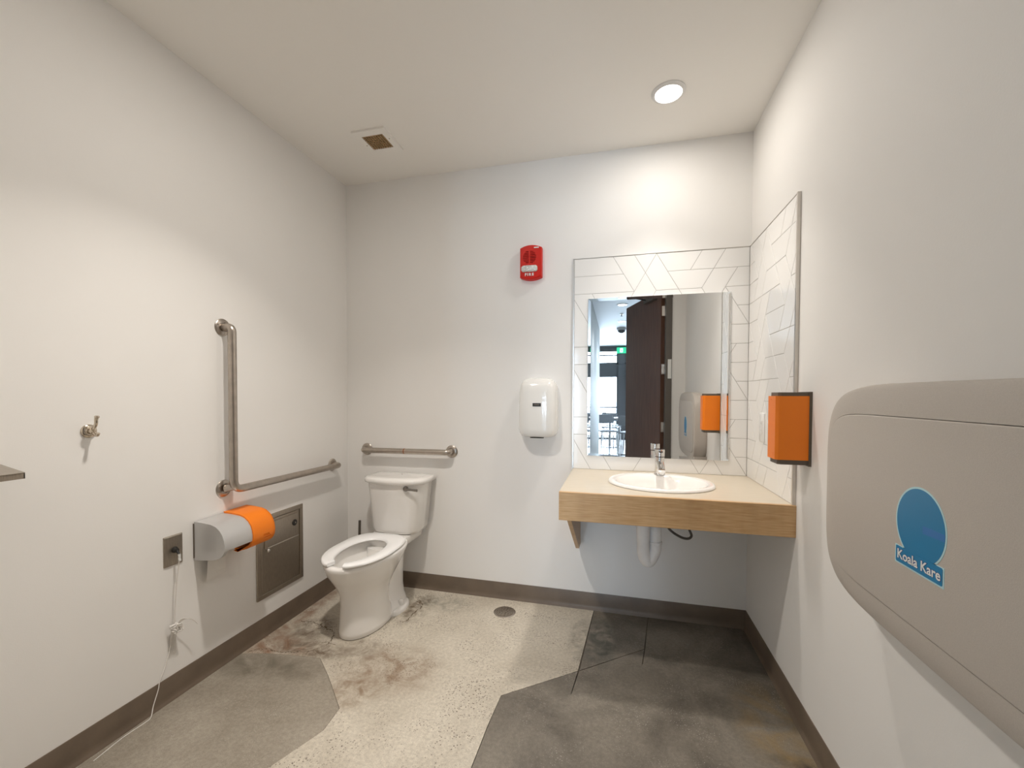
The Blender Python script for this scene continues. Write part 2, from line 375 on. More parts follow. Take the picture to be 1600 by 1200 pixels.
for a in ((-T, VX0, REAR-T, T), (VX1, W+T, REAR-T, T), (VX0, VX1, REAR-T, VY0), (VX0, VX1, VY1, T)): box(bm, a[0], a[1], a[2], a[3], H, H+0.1)
struct('ceiling', bm, 'ceiling')
struct('wall_left', nbox(-T, 0, REAR-T, T, 0, H), 'paint')
struct('wall_back', nbox(0, W, 0, T, 0, H), 'paint')
struct('wall_right', nbox(W, W+T, REAR-T, T, 0, H), 'paint')
bm = bmesh.new(); box(bm, 0, JL, REAR-T, REAR, 0, H); box(bm, JR+0.064, W, REAR-T, REAR, 0, H); box(bm, JL, JR+0.064, REAR-T, REAR, DH+0.06, H)
struct('wall_rear', bm, 'paint')
# cove base: upright band with a small toe
def cove(name, p0, p1, nrm):
    prof = [(0, 0.0), (0.014, 0.0), (0.0135, 0.003), (0.009, 0.009), (0.006, 0.018), (0.0045, 0.03), (0.004, 0.101), (0.003, 0.1035), (0, 0.1035)]
    a, b, n = Vector(p0), Vector(p1), Vector(nrm)
    return struct(name, nloft([[a+n*d+Vector((0, 0, z)) for d, z in prof], [b+n*d+Vector((0, 0, z)) for d, z in prof]]), 'rubber', sm=50)
cove('baseboard_left', (0, REAR, 0), (0, 0, 0), (1, 0, 0))
cove('baseboard_back', (0, 0, 0), (W, 0, 0), (0, -1, 0))
cove('baseboard_right', (W, 0, 0), (W, REAR, 0), (-1, 0, 0))
cove('baseboard_rear', (0, REAR, 0), (JL-0.01, REAR, 0), (0, 1, 0))

# ------------------------------------------------------------------ tiled splashback: trapezoids on a triangular grid
S = 0.1055; KX = S/math.sqrt(3)
ZT, ZC, XL, D = 2.124, 0.860, 1.580, 0.652
def pattern(h, d, a):
    E = set(); n = lambda k, z: (k % 12, z % 4)
    for z, k0, k1 in h:
        for k in range(k0, k1, 2): E.add(('h',)+n(k, z))
    for k, z, L in d:
        for i in range(L): E.add(('d',)+n(k+i, z+i))
    for k, z, L in a:
        for i in range(L): E.add(('a',)+n(k-i, z+i))
    return E
def tiles(E, k0, k1, cut=-99):
    def has(t, k, z):
        if t == 'h' and z in (0, 12): return True                    # cut rows at the panel edges
        if k < cut and t == 'a': return False                         # longer courses at the free end of the panel
        if k < cut and t == 'd' and k == -14 and z in (4, 8): return True
        if k < cut-1 and t == 'h' and z % 4 == 2: return True
        return (t, k % 12, z % 4) in E
    up = lambda k, z: (k+z) % 2 == 0
    seen, out = set(), []
    for z in range(-1, 13):
        for k in range(k0, k1):
            if (k, z) in seen: continue
            st, c = [(k, z)], []; seen.add((k, z))
            while st:
                x = st.pop(); c.append(x); a, b = x; nb = []
                if up(a, b):
                    if not has('h', a-1, b+1): nb.append((a, b+1))
                    if not has('a', a, b): nb.append((a-1, b))
                    if not has('d', a, b): nb.append((a+1, b))
                else:
                    if not has('h', a-1, b): nb.append((a, b-1))
                    if not has('a', a+1, b): nb.append((a+1, b))
                    if not has('d', a-1, b): nb.append((a-1, b))
                for y in nb:
                    if y not in seen: seen.add(y); st.append(y)
            pts = set()
            for a, b in c: pts |= {(a, b), (a-1, b+1), (a+1, b+1)} if up(a, b) else {(a-1, b), (a+1, b), (a, b+1)}
            out.append(hull(pts))
    return out
def hull(pts):
    p = sorted(pts); cr = lambda o, a, b: (a[0]-o[0])*(b[1]-o[1])-(a[1]-o[1])*(b[0]-o[0])
    lo, hi = [], []
    for seq, dst in ((p, lo), (p[::-1], hi)):
        for q in seq:
            while len(dst) >= 2 and cr(dst[-2], dst[-1], q) <= 0: dst.pop()
            dst.append(q)
    return lo[:-1] + hi[:-1]
def clip(poly, n, c):
    out = []
    for i, p in enumerate(poly):
        q = poly[(i+1) % len(poly)]; dp, dq = n[0]*p[0]+n[1]*p[1]-c, n[0]*q[0]+n[1]*q[1]-c
        if dp <= 0: out.append(p)
        if dp*dq < 0: t = dp/(dp-dq); out.append((p[0]+(q[0]-p[0])*t, p[1]+(q[1]-p[1])*t))
    return out
def shrink(poly, e):
    ar = sum(p[0]*q[1]-p[1]*q[0] for p, q in zip(poly, poly[1:]+poly[:1])); s = 1 if ar > 0 else -1; out = poly
    for p, q in zip(poly, poly[1:]+poly[:1]):
        dx, dy = q[0]-p[0], q[1]-p[1]; l = math.hypot(dx, dy)
        if l < 1e-6: continue
        n = (s*dy/l, -s*dx/l); out = clip(out, n, n[0]*p[0]+n[1]*p[1]-e)
        if len(out) < 3: return []
    return out
def set_tiles(parent, E, kmin, kmax, tox, a0, a1, fn, hole=None, cut=-99):
    for poly in tiles(E, kmin, kmax, cut):
        q = [(tox(k), ZT - z*S) for k, z in poly]
        for n, c in (((1, 0), a1), ((-1, 0), -a0), ((0, 1), ZT), ((0, -1), -ZC)):
            q = clip(q, n, c)
            if len(q) < 3: break
        if len(q) < 3: continue
        q = shrink(q, 0.0010)
        if len(q) < 3: continue
        if hole and all(hole[0] < x < hole[1] and hole[2] < z < hole[3] for x, z in q): continue
        in1, in2 = shrink(q, 0.0007), shrink(q, 0.0016)
        if len(in2) != len(q) or len(in1) != len(q): in1 = in2 = None
        bm = bmesh.new(); j = random.uniform(-0.0002, 0.0003)
        rings = [[fn(a, b, 0.004) for a, b in q], [fn(a, b, 0.0098+j) for a, b in q]]
        if in2: rings += [[fn(a, b, 0.0104+j) for a, b in in2]]
        loft(bm, rings); obj('tile', bm, 'tile', parent)
HB = [(1, 5, 13), (3, 11, 19), (2, 4, 8), (2, -2, 2), (0, 4, 8), (0, -2, 2)]
DB = [(4, 0, 4), (8, 2, 2), (10, 2, 4), (2, 0, 2)]
AB = [(11, 1, 4), (10, 0, 2), (5, 3, 4), (4, 2, 2)]
MX0, MX1, MZ0, MZ1 = 1.665, 2.446, 0.943, 1.882
tb = thing('tile_splashback', 'white trapezoid tile splashback around the big mirror', 'splashback', (XL, 0, ZC))
obj('grout_bed', nbox(XL+0.001, W, -0.008, 0, ZC, ZT), 'grout', tb)
obj('edge_trim', nbox(XL-0.006, XL+0.001, -0.0115, 0, ZC, ZT+0.004), 'alu', tb)
obj('edge_trim', nbox(XL-0.006, W, -0.0115, 0, ZT, ZT+0.004), 'alu', tb)
set_tiles(tb, pattern(HB, DB, AB), -18, 3, lambda k: W-0.011+0.001+k*KX, XL+0.001, W-0.0105, ONB, (MX0, MX1, MZ0, MZ1), -12)
TR = 0.634
tr = thing('tile_splashback', 'white trapezoid tile splashback on the side wall behind the wide orange dispenser', 'splashback', (W, -TR, ZC))
obj('grout_bed', nbox(W-0.008, W, -TR, -0.008, ZC, ZT), 'grout', tr)
obj('edge_trim', nbox(W-0.0135, W, -TR-0.010, -TR, ZC, ZT+0.004), 'alu', tr)
obj('edge_trim', nbox(W-0.0115, W, -TR, -0.0115, ZT, ZT+0.004), 'alu', tr)
set_tiles(tr, pattern([(1, 5, 13), (3, 9, 19)] + HB[2:], DB, AB), -3, 14, lambda k: -(k*KX+0.3*S), -TR, -0.0105, ONR)

# ------------------------------------------------------------------ mirror
mr = thing('vanity_mirror', 'large frameless mirror hung on the white tiles above the sink', 'mirror', ((MX0+MX1)/2, -0.0105, MZ0))
obj('backing', nbox(MX0+0.001, MX1-0.001, -0.0135, -0.0095, MZ0+0.001, MZ1-0.001), 'glass_edge', mr)
e = 0.016
o_ = [(MX0, MZ0), (MX1, MZ0), (MX1, MZ1), (MX0, MZ1)]; i_ = [(MX0+e, MZ0+e), (MX1-e, MZ0+e), (MX1-e, MZ1-e), (MX0+e, MZ1-e)]
bm = bmesh.new()
oo = [bm.verts.new((x, -0.0176, z)) for x, z in o_]; ii = [bm.verts.new((x, -0.0170, z)) for x, z in i_]; bb = [bm.verts.new((x, -0.0120, z)) for x, z in o_]
for k in range(4):
    j = (k+1) % 4; bm.faces.new((oo[k], oo[j], ii[j], ii[k])); bm.faces.new((bb[k], bb[j], oo[j], oo[k]))
bm.faces.new(ii); bm.faces.new(bb[::-1])
obj('mirror_glass', bm, 'mirror', mr)

# ------------------------------------------------------------------ vanity counter, sink, faucet, pipes
vc = thing('vanity_counter', 'maple veneer vanity counter with deep apron and a gusset bracket', 'counter', (XL, 0, 0.58))
SX, SY, SA, SB = 2.052, -0.338, 0.256, 0.222
hx, hy = SA-0.03, SB-0.03
angs = sorted(set([2*math.pi*k/64 for k in range(64)] + [math.atan2(y-SY, x-SX) % (2*math.pi) for x in (XL, W) for y in (-D+0.019, 0)]))
def on_rect(t):
    c, s = math.cos(t), math.sin(t); k = min(((W-SX)/c if c > 1e-9 else (XL-SX)/c if c < -1e-9 else 9e9), ((0-SY)/s if s > 1e-9 else (-D+0.019-SY)/s if s < -1e-9 else 9e9))
    return (SX+c*k, SY+s*k)
def on_ell(t):
    c, s = math.cos(t), math.sin(t); k = 1/math.hypot(c/hx, s/hy); return (SX+c*k, SY+s*k)
ri, ro = [on_ell(t) for t in angs], [on_rect(t) for t in angs]
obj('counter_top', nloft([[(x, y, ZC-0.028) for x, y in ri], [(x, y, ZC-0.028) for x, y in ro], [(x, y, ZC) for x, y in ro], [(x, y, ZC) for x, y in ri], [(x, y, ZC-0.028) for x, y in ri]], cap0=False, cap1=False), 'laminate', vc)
AZ = ZC-0.131
obj('apron', rbox(XL, W, -D, -D+0.0195, AZ, ZC+0.0002, 0.0008, 1), 'wood', vc)
obj('apron_side', nbox(XL, XL+0.018, -D+0.02, 0, AZ, ZC-0.028), 'wood', vc)
obj('bracket', nprism([(-0.60, AZ+0.002), (-0.004, AZ+0.002), (-0.004, 0.40), (-0.09, 0.40)], lambda a, b, d: (1.607+d, a, b), 0, 0.02), 'wood', vc)
obj('wall_cleat', nbox(XL+0.03, W, -0.03, 0, AZ+0.02, ZC-0.03), 'wood', vc)

sk = thing('sink_basin', 'oval white porcelain drop-in sink set into the wooden counter', 'sink', (SX, SY, ZC))
def el(a, b, z, dy=0): return [(x, y, z) for x, y in ellipse(SX, SY+dy, a, b, 56)]
obj('basin', nloft([el(SA-0.04, SB-0.04, ZC-0.02), el(SA-0.004, SB-0.004, ZC), el(SA, SB, ZC+0.003), el(SA-0.001, SB-0.001, ZC+0.009), el(SA-0.006, SB-0.006, ZC+0.014), el(SA-0.014, SB-0.014, ZC+0.016),
    el(SA-0.034, SB-0.045, ZC+0.014, -0.012), el(SA-0.040, SB-0.052, ZC+0.008, -0.014), el(SA-0.052, SB-0.064, ZC-0.02, -0.015), el(SA-0.085, SB-0.09, ZC-0.075, -0.014), el(SA-0.14, SB-0.135, ZC-0.115, -0.012), el(0.03, 0.03, ZC-0.125, -0.01)], cap0=False), 'porcelain', sk, 60)
obj('drain_ring', nlathe([(0.0, 0.0), (0.024, 0.0), (0.030, 0.004), (0.032, 0.001)], (SX, SY-0.01, ZC-0.1255), (0, 0, 1)), 'chrome', sk, 40)

FX, FY, FZ = 2.066, -0.157, ZC+0.015
fc = thing('sink_faucet', 'chrome single lever faucet standing on the rim of the sink', 'faucet', (FX, FY, FZ))
obj('base_ring', nlathe([(0.030, 0), (0.030, 0.004), (0.027, 0.008), (0.0255, 0.008)], (FX, FY, FZ), (0, 0, 1)), 'chrome', fc, 40)
obj('body', nlathe([(0.0255, 0.006), (0.0245, 0.03), (0.0245, 0.095)], (FX, FY, FZ), (0, 0, 1)), 'chrome', fc, 40)
obj('spout', nloft([[(FX+x*wd, FY-y, FZ+z+h*hh) for x, h in ((-1, -.6), (-.7, -1), (.7, -1), (1, -.6), (1, .6), (.7, 1), (-.7, 1), (-1, .6))] for y, z, wd, hh in ((0.0, 0.062, .020, .018), (0.05, 0.056, .019, .016), (0.10, 0.046, .017, .013), (0.125, 0.038, .0165, .012))]), 'chrome', fc, 50)
obj('aerator', nlathe([(0.0115, 0), (0.012, 0.002), (0.012, 0.014)], (FX, FY-0.112, FZ+0.020), (0, 0, 1), 18), 'chrome', fc, 40)
hd = obj('lever_handle', nlathe([(0.0235, 0.098), (0.0265, 0.100), (0.0268, 0.132), (0.0255, 0.138), (0.0, 0.1395)], (FX, FY, FZ), (0, 0, 1)), 'chrome', fc, 40)
obj('lever', nloft([[(FX+x*0.009, FY-y, FZ+z+h*0.004) for x, h in ((-1, -1), (1, -1), (1, 1), (-1, 1))] for y, z in ((0.012, 0.128), (0.045, 0.130), (0.07, 0.131))]), 'chrome', hd)

pt = thing('drain_trap', 'white wrapped drain trap hanging under the sink counter', 'pipe', (1.97, -0.33, 0.43))
PX, PY = 1.972, -0.34
obj('tailpiece', ntube([(PX, PY, 0.74), (PX, PY, 0.64), (PX+0.001, PY, 0.56)], [0.036, 0.035, 0.032], 20), 'pvc', pt, 50)
ub = smooth_curve([(PX+0.001, PY, 0.565), (PX+0.004, PY+0.002, 0.49), (PX+0.028, PY+0.012, 0.452), (PX+0.058, PY+0.024, 0.50), (PX+0.062, PY+0.03, 0.545)], 7)
obj('u_bend', ntube(ub, 0.0305, 20), 'pvc', pt, 50)
obj('slip_nut', nlathe([(0.033, 0), (0.035, 0.003), (0.035, 0.014), (0.033, 0.016)], (PX+0.062, PY+0.03, 0.540), (0, 0, 1), 20), 'pvc', pt, 40)
obj('waste_arm', ntube(fillet([(PX+0.062, PY+0.03, 0.553), (PX+0.062, PY+0.03, 0.63), (PX+0.062, -0.001, 0.63)], 0.05), 0.030, 20), 'pvc', pt, 50)
tag(obj('supply_hose', ntube(smooth_curve([(2.075, -0.16, 0.76), (2.085, -0.18, 0.65), (2.115, -0.20, 0.590), (2.165, -0.205, 0.556), (2.206, -0.20, 0.545), (2.226, -0.20, 0.562), (2.214, -0.19, 0.60), (2.20, -0.15, 0.66), (2.19, -0.03, 0.70)], 7), 0.0065, 10), 'hose', sm=60, origin=(2.2, -0.2, 0.55)), 'thin dark braided supply hose looping below the counter', 'hose')

# ------------------------------------------------------------------ toilet
TX = 0.452
to = thing('toilet', 'white two-piece toilet with open-front seat in the corner', 'toilet', (TX, -0.40, 0))
def egg(front, back, hw, z, n=44, pf=2.0, pb=2.6):
    """plan outline, distances measured from the back wall"""
    yc = back + (front-back)*0.44; out = []
    for k in range(n):
        t = 2*math.pi*k/n; c, s = math.cos(t), math.sin(t); p = pf if c > 0 else pb
        out.append((TX + hw*math.copysign(abs(s)**(2/p), s), -(yc + (front-yc if c > 0 else yc-back)*math.copysign(abs(c)**(2/p), c)), z))
    return out
obj('bowl', nloft([egg(.655, .300, .116, 0), egg(.662, .295, .121, .006), egg(.662, .30, .120, .03), egg(.655, .325, .112, .09), egg(.650, .335, .107, .16), egg(.652, .325, .112, .21), egg(.668, .305, .132, .26),
    egg(.702, .275, .157, .31), egg(.735, .235, .175, .355), egg(.752, .200, .183, .39), egg(.757, .190, .187, .408), egg(.753, .194, .184, .417), egg(.740, .205, .172, .420), egg(.718, .285, .142, .418), egg(.708, .295, .132, .412), egg(.700, .30, .128, .395),
    egg(.690, .31, .122, .36), egg(.65, .34, .10, .29), egg(.58, .38, .07, .235), egg(.52, .42, .03, .22)]), 'porcelain', to, 70)
def plan(front, back, hw0, hw1, z, n=8):
    """rounded deck outline: hw0 at the wall, hw1 in front"""
    return [(TX+x, -y, z) for x, y in ((-hw0, back), (-hw0, back+.04), (-(hw0*.6+hw1*.4), (front+back)/2), (-hw1, front-.02), (-hw1+.02, front), (hw1-.02, front), (hw1, front-.02), ((hw0*.6+hw1*.4), (front+back)/2), (hw0, back+.04), (hw0, back))]
obj('tank_deck', nloft([plan(.30, .03, .10, .10, .355), plan(.315, .028, .128, .120, .375), plan(.318, .026, .134, .126, .41), plan(.314, .03, .130, .122, .421)]), 'porcelain', to, 50)
# rear trapway column and sculpted foot
obj('trapway', nloft([[(TX+hw*x, -(yc+ry*y), z) for x, y in ellipse(0, 0, 1, 1, 28, 2.5)] for z, yc, ry, hw in ((0.0, .30, .17, .124), (.024, .30, .17, .124), (.04, .295, .165, .114), (.07, .285, .155, .098), (.12, .275, .145, .088), (.20, .265, .138, .085), (.28, .255, .133, .088), (.33, .25, .13, .097), (.38, .235, .13, .112))]), 'porcelain', to, 60)
for s in (-1, 1):
    bx_, by_ = TX+s*0.118, -.285
    obj('bolt_cap', nlathe([(.019, 0), (.0185, .012), (.017, .024), (.012, .031), (.0, .033)], (bx_, by_, .028), (0, 0, 1), 20), 'porcelain', to, 50)
    obj('foot_lug', nloft([[(bx_-s*0.02+x, by_+y, z) for x, y in ellipse(0, 0, a, b, 24)] for a, b, z in ((.052, .105, 0), (.052, .105, .014), (.047, .10, .024), (.035, .085, .030))]), 'porcelain', to, 60)
# seat: elongated horseshoe, open at the front
def seat_ring():
    n = 56; g0 = math.radians(15); rings = []
    for k in range(n+1):
        t = g0 + (2*math.pi-2*g0)*k/n                      # 0 = front
        c, s = math.cos(t), math.sin(t); yc = .500
        def pt_(fr, bk, hw, pb): 
            p = 2.0 if c > 0 else pb
            return Vector((TX + hw*math.copysign(abs(s)**(2/p), s), -(yc + (fr-yc if c > 0 else yc-bk)*math.copysign(abs(c)**(2/p), c)), 0))
        o, i = pt_(.762, .232, .184, 3.2), pt_(.700, .335, .108, 2.1)
        cap = 1.0 if 0 < k < n else 0.75
        m = (o+i)/2; o2, i2 = m+(o-m)*cap, m+(i-m)*cap
        z0, z1 = .424, .441
        rings.append([o2+(m-o2)*.12+Vector((0, 0, z0)), o2+Vector((0, 0, z0+.006)), o2+(m-o2)*.06+Vector((0, 0, z1-.004)), o2+(m-o2)*.25+Vector((0, 0, z1)), i2+(m-i2)*.25+Vector((0, 0, z1-.001)), i2+(m-i2)*.06+Vector((0, 0, z1-.005)), i2+Vector((0, 0, z0+.004)), i2+(m-i2)*.12+Vector((0, 0, z0))])
    return nloft(rings)
obj('seat', seat_ring(), 'seat', to, 50)
for s in (-1, 1):
    obj('seat_hinge', rbox(TX+s*.075-.022, TX+s*.075+.022, -.262, -.222, .418, .430, .004, 2), 'seat', to, 50)
def tank(hw, yf, yb, z, bow, n=18):
    pts = [(TX+.012+hw*(-1+2*k/n), -(yf - bow*((-1+2*k/n)**2) - (0.030 if k in (0, n) else 0.004 if k in (1, n-1) else 0))) for k in range(n+1)]
    return [(x, y, z) for x, y in pts] + [(TX+.012+hw, -yb-.01, z), (TX+.012+hw-.01, -yb, z), (TX+.012-hw+.01, -yb, z), (TX+.012-hw, -yb-.01, z)]
obj('tank', nloft([tank(.138, .195, .03, .423, .03), tank(.154, .212, .025, .428, .034), tank(.162, .220, .022, .448, .038), tank(.193, .240, .018, .745, .048)]), 'porcelain', to, 55)
lid = obj('tank_lid', nloft([tank(.200, .246, .016, .742, .054), tank(.213, .258, .014, .748, .060), tank(.216, .261, .012, .760, .060), tank(.214, .259, .012, .772, .060), tank(.204, .250, .02, .780, .058), tank(.17, .21, .04, .783, .05)]), 'porcelain', to, 50)
obj('lid_screw', nlathe([(.006, 0), (.006, .003), (.0, .0045)], (TX+.02, -.09, .782), (0, 0, 1), 14), 'chrome', lid)
lv = obj('flush_lever', nlathe([(.017, 0), (.017, .008), (.013, .016), (.006, .019), (0, .019)], (TX+.118, -.218, .722), (0, -1, 0), 20), 'dark_chrome', to, 45)
obj('lever_arm', nloft([[(TX+.118+x, -.236+y*wd, .722-.004*x/.09+z*ht) for y, z in ((-1, -1), (1, -1), (1, 1), (-1, 1))] for x, wd, ht in ((0, .005, .008), (.05, .004, .006), (.085, .004, .0075))]), 'dark_chrome', lv)

sv = thing('supply_valve', 'small dark water supply valve on the wall behind the toilet', 'valve', (0.16, 0, 0.17))
obj('escutcheon', nlathe([(.03, 0), (.028, .006), (.01, .008)], (0.16, 0, 0.17), (0, -1, 0), 20), 'chrome', sv, 40)
obj('valve_body', ntube([(0.16, -.004, .17), (0.16, -.06, .17)], .011, 14), 'chrome', sv, 40)
obj('hose', ntube(smooth_curve([(0.16, -.055, .17), (0.13, -.055, .25), (0.125, -.05, .33), (0.128, -.05, .44)], 6), .0085, 12), 'hose', sv, 60)

# ------------------------------------------------------------------ grab bars
def flange(parent, fn, a, b):
    o, p = Vector(fn(a, b, 0)), Vector(fn(a, b, 1)); ax = p-o
    fl = obj('flange', nlathe([(.0, 0), (.041, 0), (.041, .003), (.037, .007), (.024, .009), (.022, .006)], o, ax, 32), 'steel', parent, 40)
    for t in (40, 160, 280):
        ca, cb = a+.031*math.cos(math.radians(t)), b+.031*math.sin(math.radians(t))
        obj('screw', nlathe([(.004, 0), (.004, .0015), (.002, .0025), (0, .0025)], Vector(fn(ca, cb, .0068)), ax, 10), 'steel', fl)
OUT = .057; RB = .0185
gl = thing('grab_bar', 'L-shaped stainless steel grab bar with one upright arm', 'grab bar', (0, -.957, .84))
vy, hz, top, yend = -.957, .846, 1.625, -.166
obj('bar', ntube(fillet([(0.004, vy, top), (OUT, vy, top), (OUT, vy, hz), (OUT, yend, hz-.008), (0.004, yend, hz-.008)], .05, 9), RB, 18), 'steel', gl, 60)
obj('corner_stub', ntube([(0.012, vy-.004, hz+.006), (OUT, vy+.012, hz+.016)], RB*.95, 16), 'steel', gl, 60)
for a, b in ((vy, top), (vy-.004, hz+.006), (yend, hz-.008)): flange(gl, ONL, a, b)
gb = thing('grab_bar', 'short straight stainless steel grab bar above the toilet tank', 'grab bar', (.47, 0, .93))
obj('bar', ntube(fillet([(.157, -.004, .928), (.157, -OUT, .928), (.785, -OUT, .933), (.785, -.004, .933)], .045, 9), RB, 18), 'steel', gb, 60)
obj('rust_ring', ntube([(.468, -OUT, .9305), (.476, -OUT, .9305)], RB*1.01, 18), 'rust', gb, 60)
for a, b in ((.157, .928), (.785, .933)): flange(gb, ONB, a, b)

# ------------------------------------------------------------------ toilet paper dispenser
tp = thing('paper_dispenser', 'silver toilet paper dispenser with a wide orange band', 'dispenser', (0, -.97, .56))
DP = [(.004, .734), (.05, .732), (.10, .727), (.125, .719), (.146, .704), (.161, .685), (.170, .662), (.174, .638), (.173, .622), (.171, .612)]
FULL = DP + [(.165, .600), (.155, .588), (.138, .578), (.115, .571), (.06, .564), (.004, .560)]
YX = lambda a, b, d: (a, d, b)
def arch(prof, th):
    inner = [(x-th*(0.3 + 0.7*min(1, max(0, (x-.08)/.08))) if i > 2 else x, z-th*(1 if i < 6 else .3)) for i, (x, z) in enumerate(prof)]
    return prof + inner[::-1]
obj('end_cap', nprism(FULL, YX, -1.112, -1.092), 'silver', tp, 35)
obj('silver_cover', nprism(arch(DP, .006), YX, -1.093, -.966), 'silver', tp, 35)
cc = (.085, .65)
big = [(x if x < .01 else cc[0]+(x-cc[0])*1.05, cc[1]+(z-cc[1])*1.08) for x, z in FULL]
ob_ = obj('orange_band', nprism(big[:-1] + [(.085, .552), (.080, .558)] + [(cc[0]+(x-cc[0])*.94, cc[1]+(z-cc[1])*.94) for x, z in FULL[:-1]][::-1], YX, -.966, -.838), 'orange', tp, 35)
obj('orange_end', nprism(big, YX, -.842, -.836), 'orange', tp, 35)
tcut = []
for k in range(4):
    ob = .622-.0075*k; y0 = -.906+.006*k; tcut.append(nbox(.1705, .19, y0, y0+.034, ob, ob+.003))
    obj('vent_slot', nbox(.1695, .1708, y0, y0+.034, ob, ob+.003), 'orange', tp)
pocket(ob_, tcut)
obj('back_plate', nbox(0, .006, -1.114, -.84, .57, .725), 'darkgrey', tp)
for y0, y1 in ((-1.088, -.975), (-.962, -.846)):
    rl = obj('paper_roll', ntube([(.088, y0, .642), (.088, y1, .642)], .055, 28), 'paper', tp, 50)
    obj('core', ntube([(.088, y0-.001, .642), (.088, y1+.001, .642)], .018, 16), 'darkgrey', rl, 50)
obj('paper_sheet', nloft([[(.034+dx, -1.075, z), (.034+dx, -.982, z+dz), (.0345+dx, -.982, z+dz), (.0345+dx, -1.075, z)] for z, dx, dz in ((.645, 0, 0), (.56, .002, 0), (.48, -.004, 0), (.452, -.004, .004))]), 'paper', tp)

# ------------------------------------------------------------------ sanitary disposal unit set in the wall
nd = thing('disposal_unit', 'recessed stainless steel disposal box with a locking flap', 'disposal box', (0, -.612, .207))
Y0, Y1, Z0, Z1 = -.779, -.446, .207, .650
for a in ((Y0, Y1, Z1-.024, Z1), (Y0, Y1, Z0, Z0+.024), (Y0, Y0+.030, Z0+.024, Z1-.024), (Y1-.024, Y1, Z0+.024, Z1-.024)):
    obj('frame', rbox(0, .009, a[0], a[1], a[2], a[3], .0015, 1), 'steel_v', nd)
obj('recess', nbox(0, .0012, Y0+.02, Y1-.02, Z0+.02, Z1-.02), 'steel_v', nd)
dr = obj('door', rbox(0, .0045, Y0+.034, Y1-.028, Z0+.028, Z1-.028, .0015, 1), 'steel_v', nd)
fp = obj('flap', rbox(.0040, .0115, Y0+.050, Y1-.040, .472, Z1-.042, .0015, 1), 'steel_v', nd)
obj('flap_lip', ntube([(.0125, Y0+.065, .4735), (.0125, Y1-.040, .4735)], .0032, 8), 'alu', fp)
obj('lock', nlathe([(.018, 0), (.018, .003), (.013, .005), (.007, .004), (0, .004)], (.0112, Y1-.072, .556), (1, 0, 0), 20), 'black', fp, 40)
obj('keyhole', nlathe([(.004, 0), (.004, .002), (0, .002)], (.0152, Y1-.070, .556), (1, 0, 0), 10), 'steel', fp)
obj('knob', nlathe([(.004, 0), (.004, .008), (.010, .011), (.010, .017), (.006, .020), (0, .0205)], (.006, Y0+.062, .462), (1, 0, 0), 16), 'chrome', nd, 45)

# ------------------------------------------------------------------ call switch with its pull cord
ps = thing('call_switch', 'square stainless emergency switch plate with a long white pull cord', 'switch', (0, -1.202, .574))
obj('plate', nloft([[ONL(a, b, 0) for a, b in rrect(-1.242, -1.163, .574, .703, .003, 3)], [ONL(a, b, .003) for a, b in rrect(-1.242, -1.163, .574, .703, .003, 3)], [ONL(a, b, .0062) for a, b in rrect(-1.237, -1.168, .579, .698, .003, 3)]]), 'steel_v', ps)
obj('switch_hub', nlathe([(.013, 0), (.013, .006), (.009, .012), (.007, .018), (0, .018)], (.0055, -1.200, .640), (1, 0, 0), 18), 'black', ps, 40)
obj('toggle', ntube([(.018, -1.200, .640), (.034, -1.201, .621)], [.006, .0045], 12), 'black', ps, 50)
obj('toggle_wing', rbox(.008, .016, -1.203, -1.186, .630, .640, .001, 1), 'black', ps)
obj('cord_clip', ntube([(.034, -1.201, .625), (.036, -1.201, .596)], .0055, 12), 'clear', ps, 50)
for z in (.686, .590): obj('plate_screw', nlathe([(.0035, 0), (.0035, .001), (0, .0014)], (.0060, -1.2025, z), (1, 0, 0), 10), 'steel', ps)
cpts = smooth_curve([(.036, -1.2015, .60), (.024, -1.205, .50), (.017, -1.207, .40), (.012, -1.208, .330)], 6)
obj('cord', ntube(cpts, .0014, 6), 'cord', ps)
obj('cord', ntube([p+Vector((.001, -.0035, .0)) for p in cpts], .0012, 6), 'cord', ps)
bm = bmesh.new(); rnd = random.Random(3)
for k in range(13):                                           # the loose knot
    a = [(.014+rnd.uniform(0, .03), -1.210+rnd.uniform(-.024, .016), .312+rnd.uniform(-.020, .018)) for _ in range(6)]
    tube(bm, smooth_curve(a, 5), .002, 5)
obj('knot', bm, 'cord', ps)
bm = bmesh.new()
for k in range(5): tube(bm, smooth_curve([(.022, -1.205, .322), (.035, -1.185-.002*k, .334+.002*k), (.045, -1.165+.002*k, .328-.002*k), (.05, -1.150+.003*k, .312-.005*k)], 5), .0014, 5)
obj('cord_tail', bm, 'cord', ps)
bm = bmesh.new()
for k in range(4): tube(bm, smooth_curve([(.012+.004*k, -1.222+.006*k, .305), (.010, -1.224+.007*k, .26), (.008, -1.220+.005*k, .225-.01*k), (.010, -1.216+.003*k, .26), (.014, -1.214, .30)], 5), .0012, 5)
obj('cord_loops', bm, 'cord', ps)
obj('cord_end', ntube(smooth_curve([(.012, -1.218, .30), (.008, -1.225, .23), (.006, -1.243, .165), (.0075, -1.268, .112), (.011, -1.277, .085), (.016, -1.300, .035), (.030, -1.320, .006), (.032, -1.345, .002), (.030, -1.42, .002), (.045, -1.52, .002)], 6), .0017, 6), 'cord', ps)

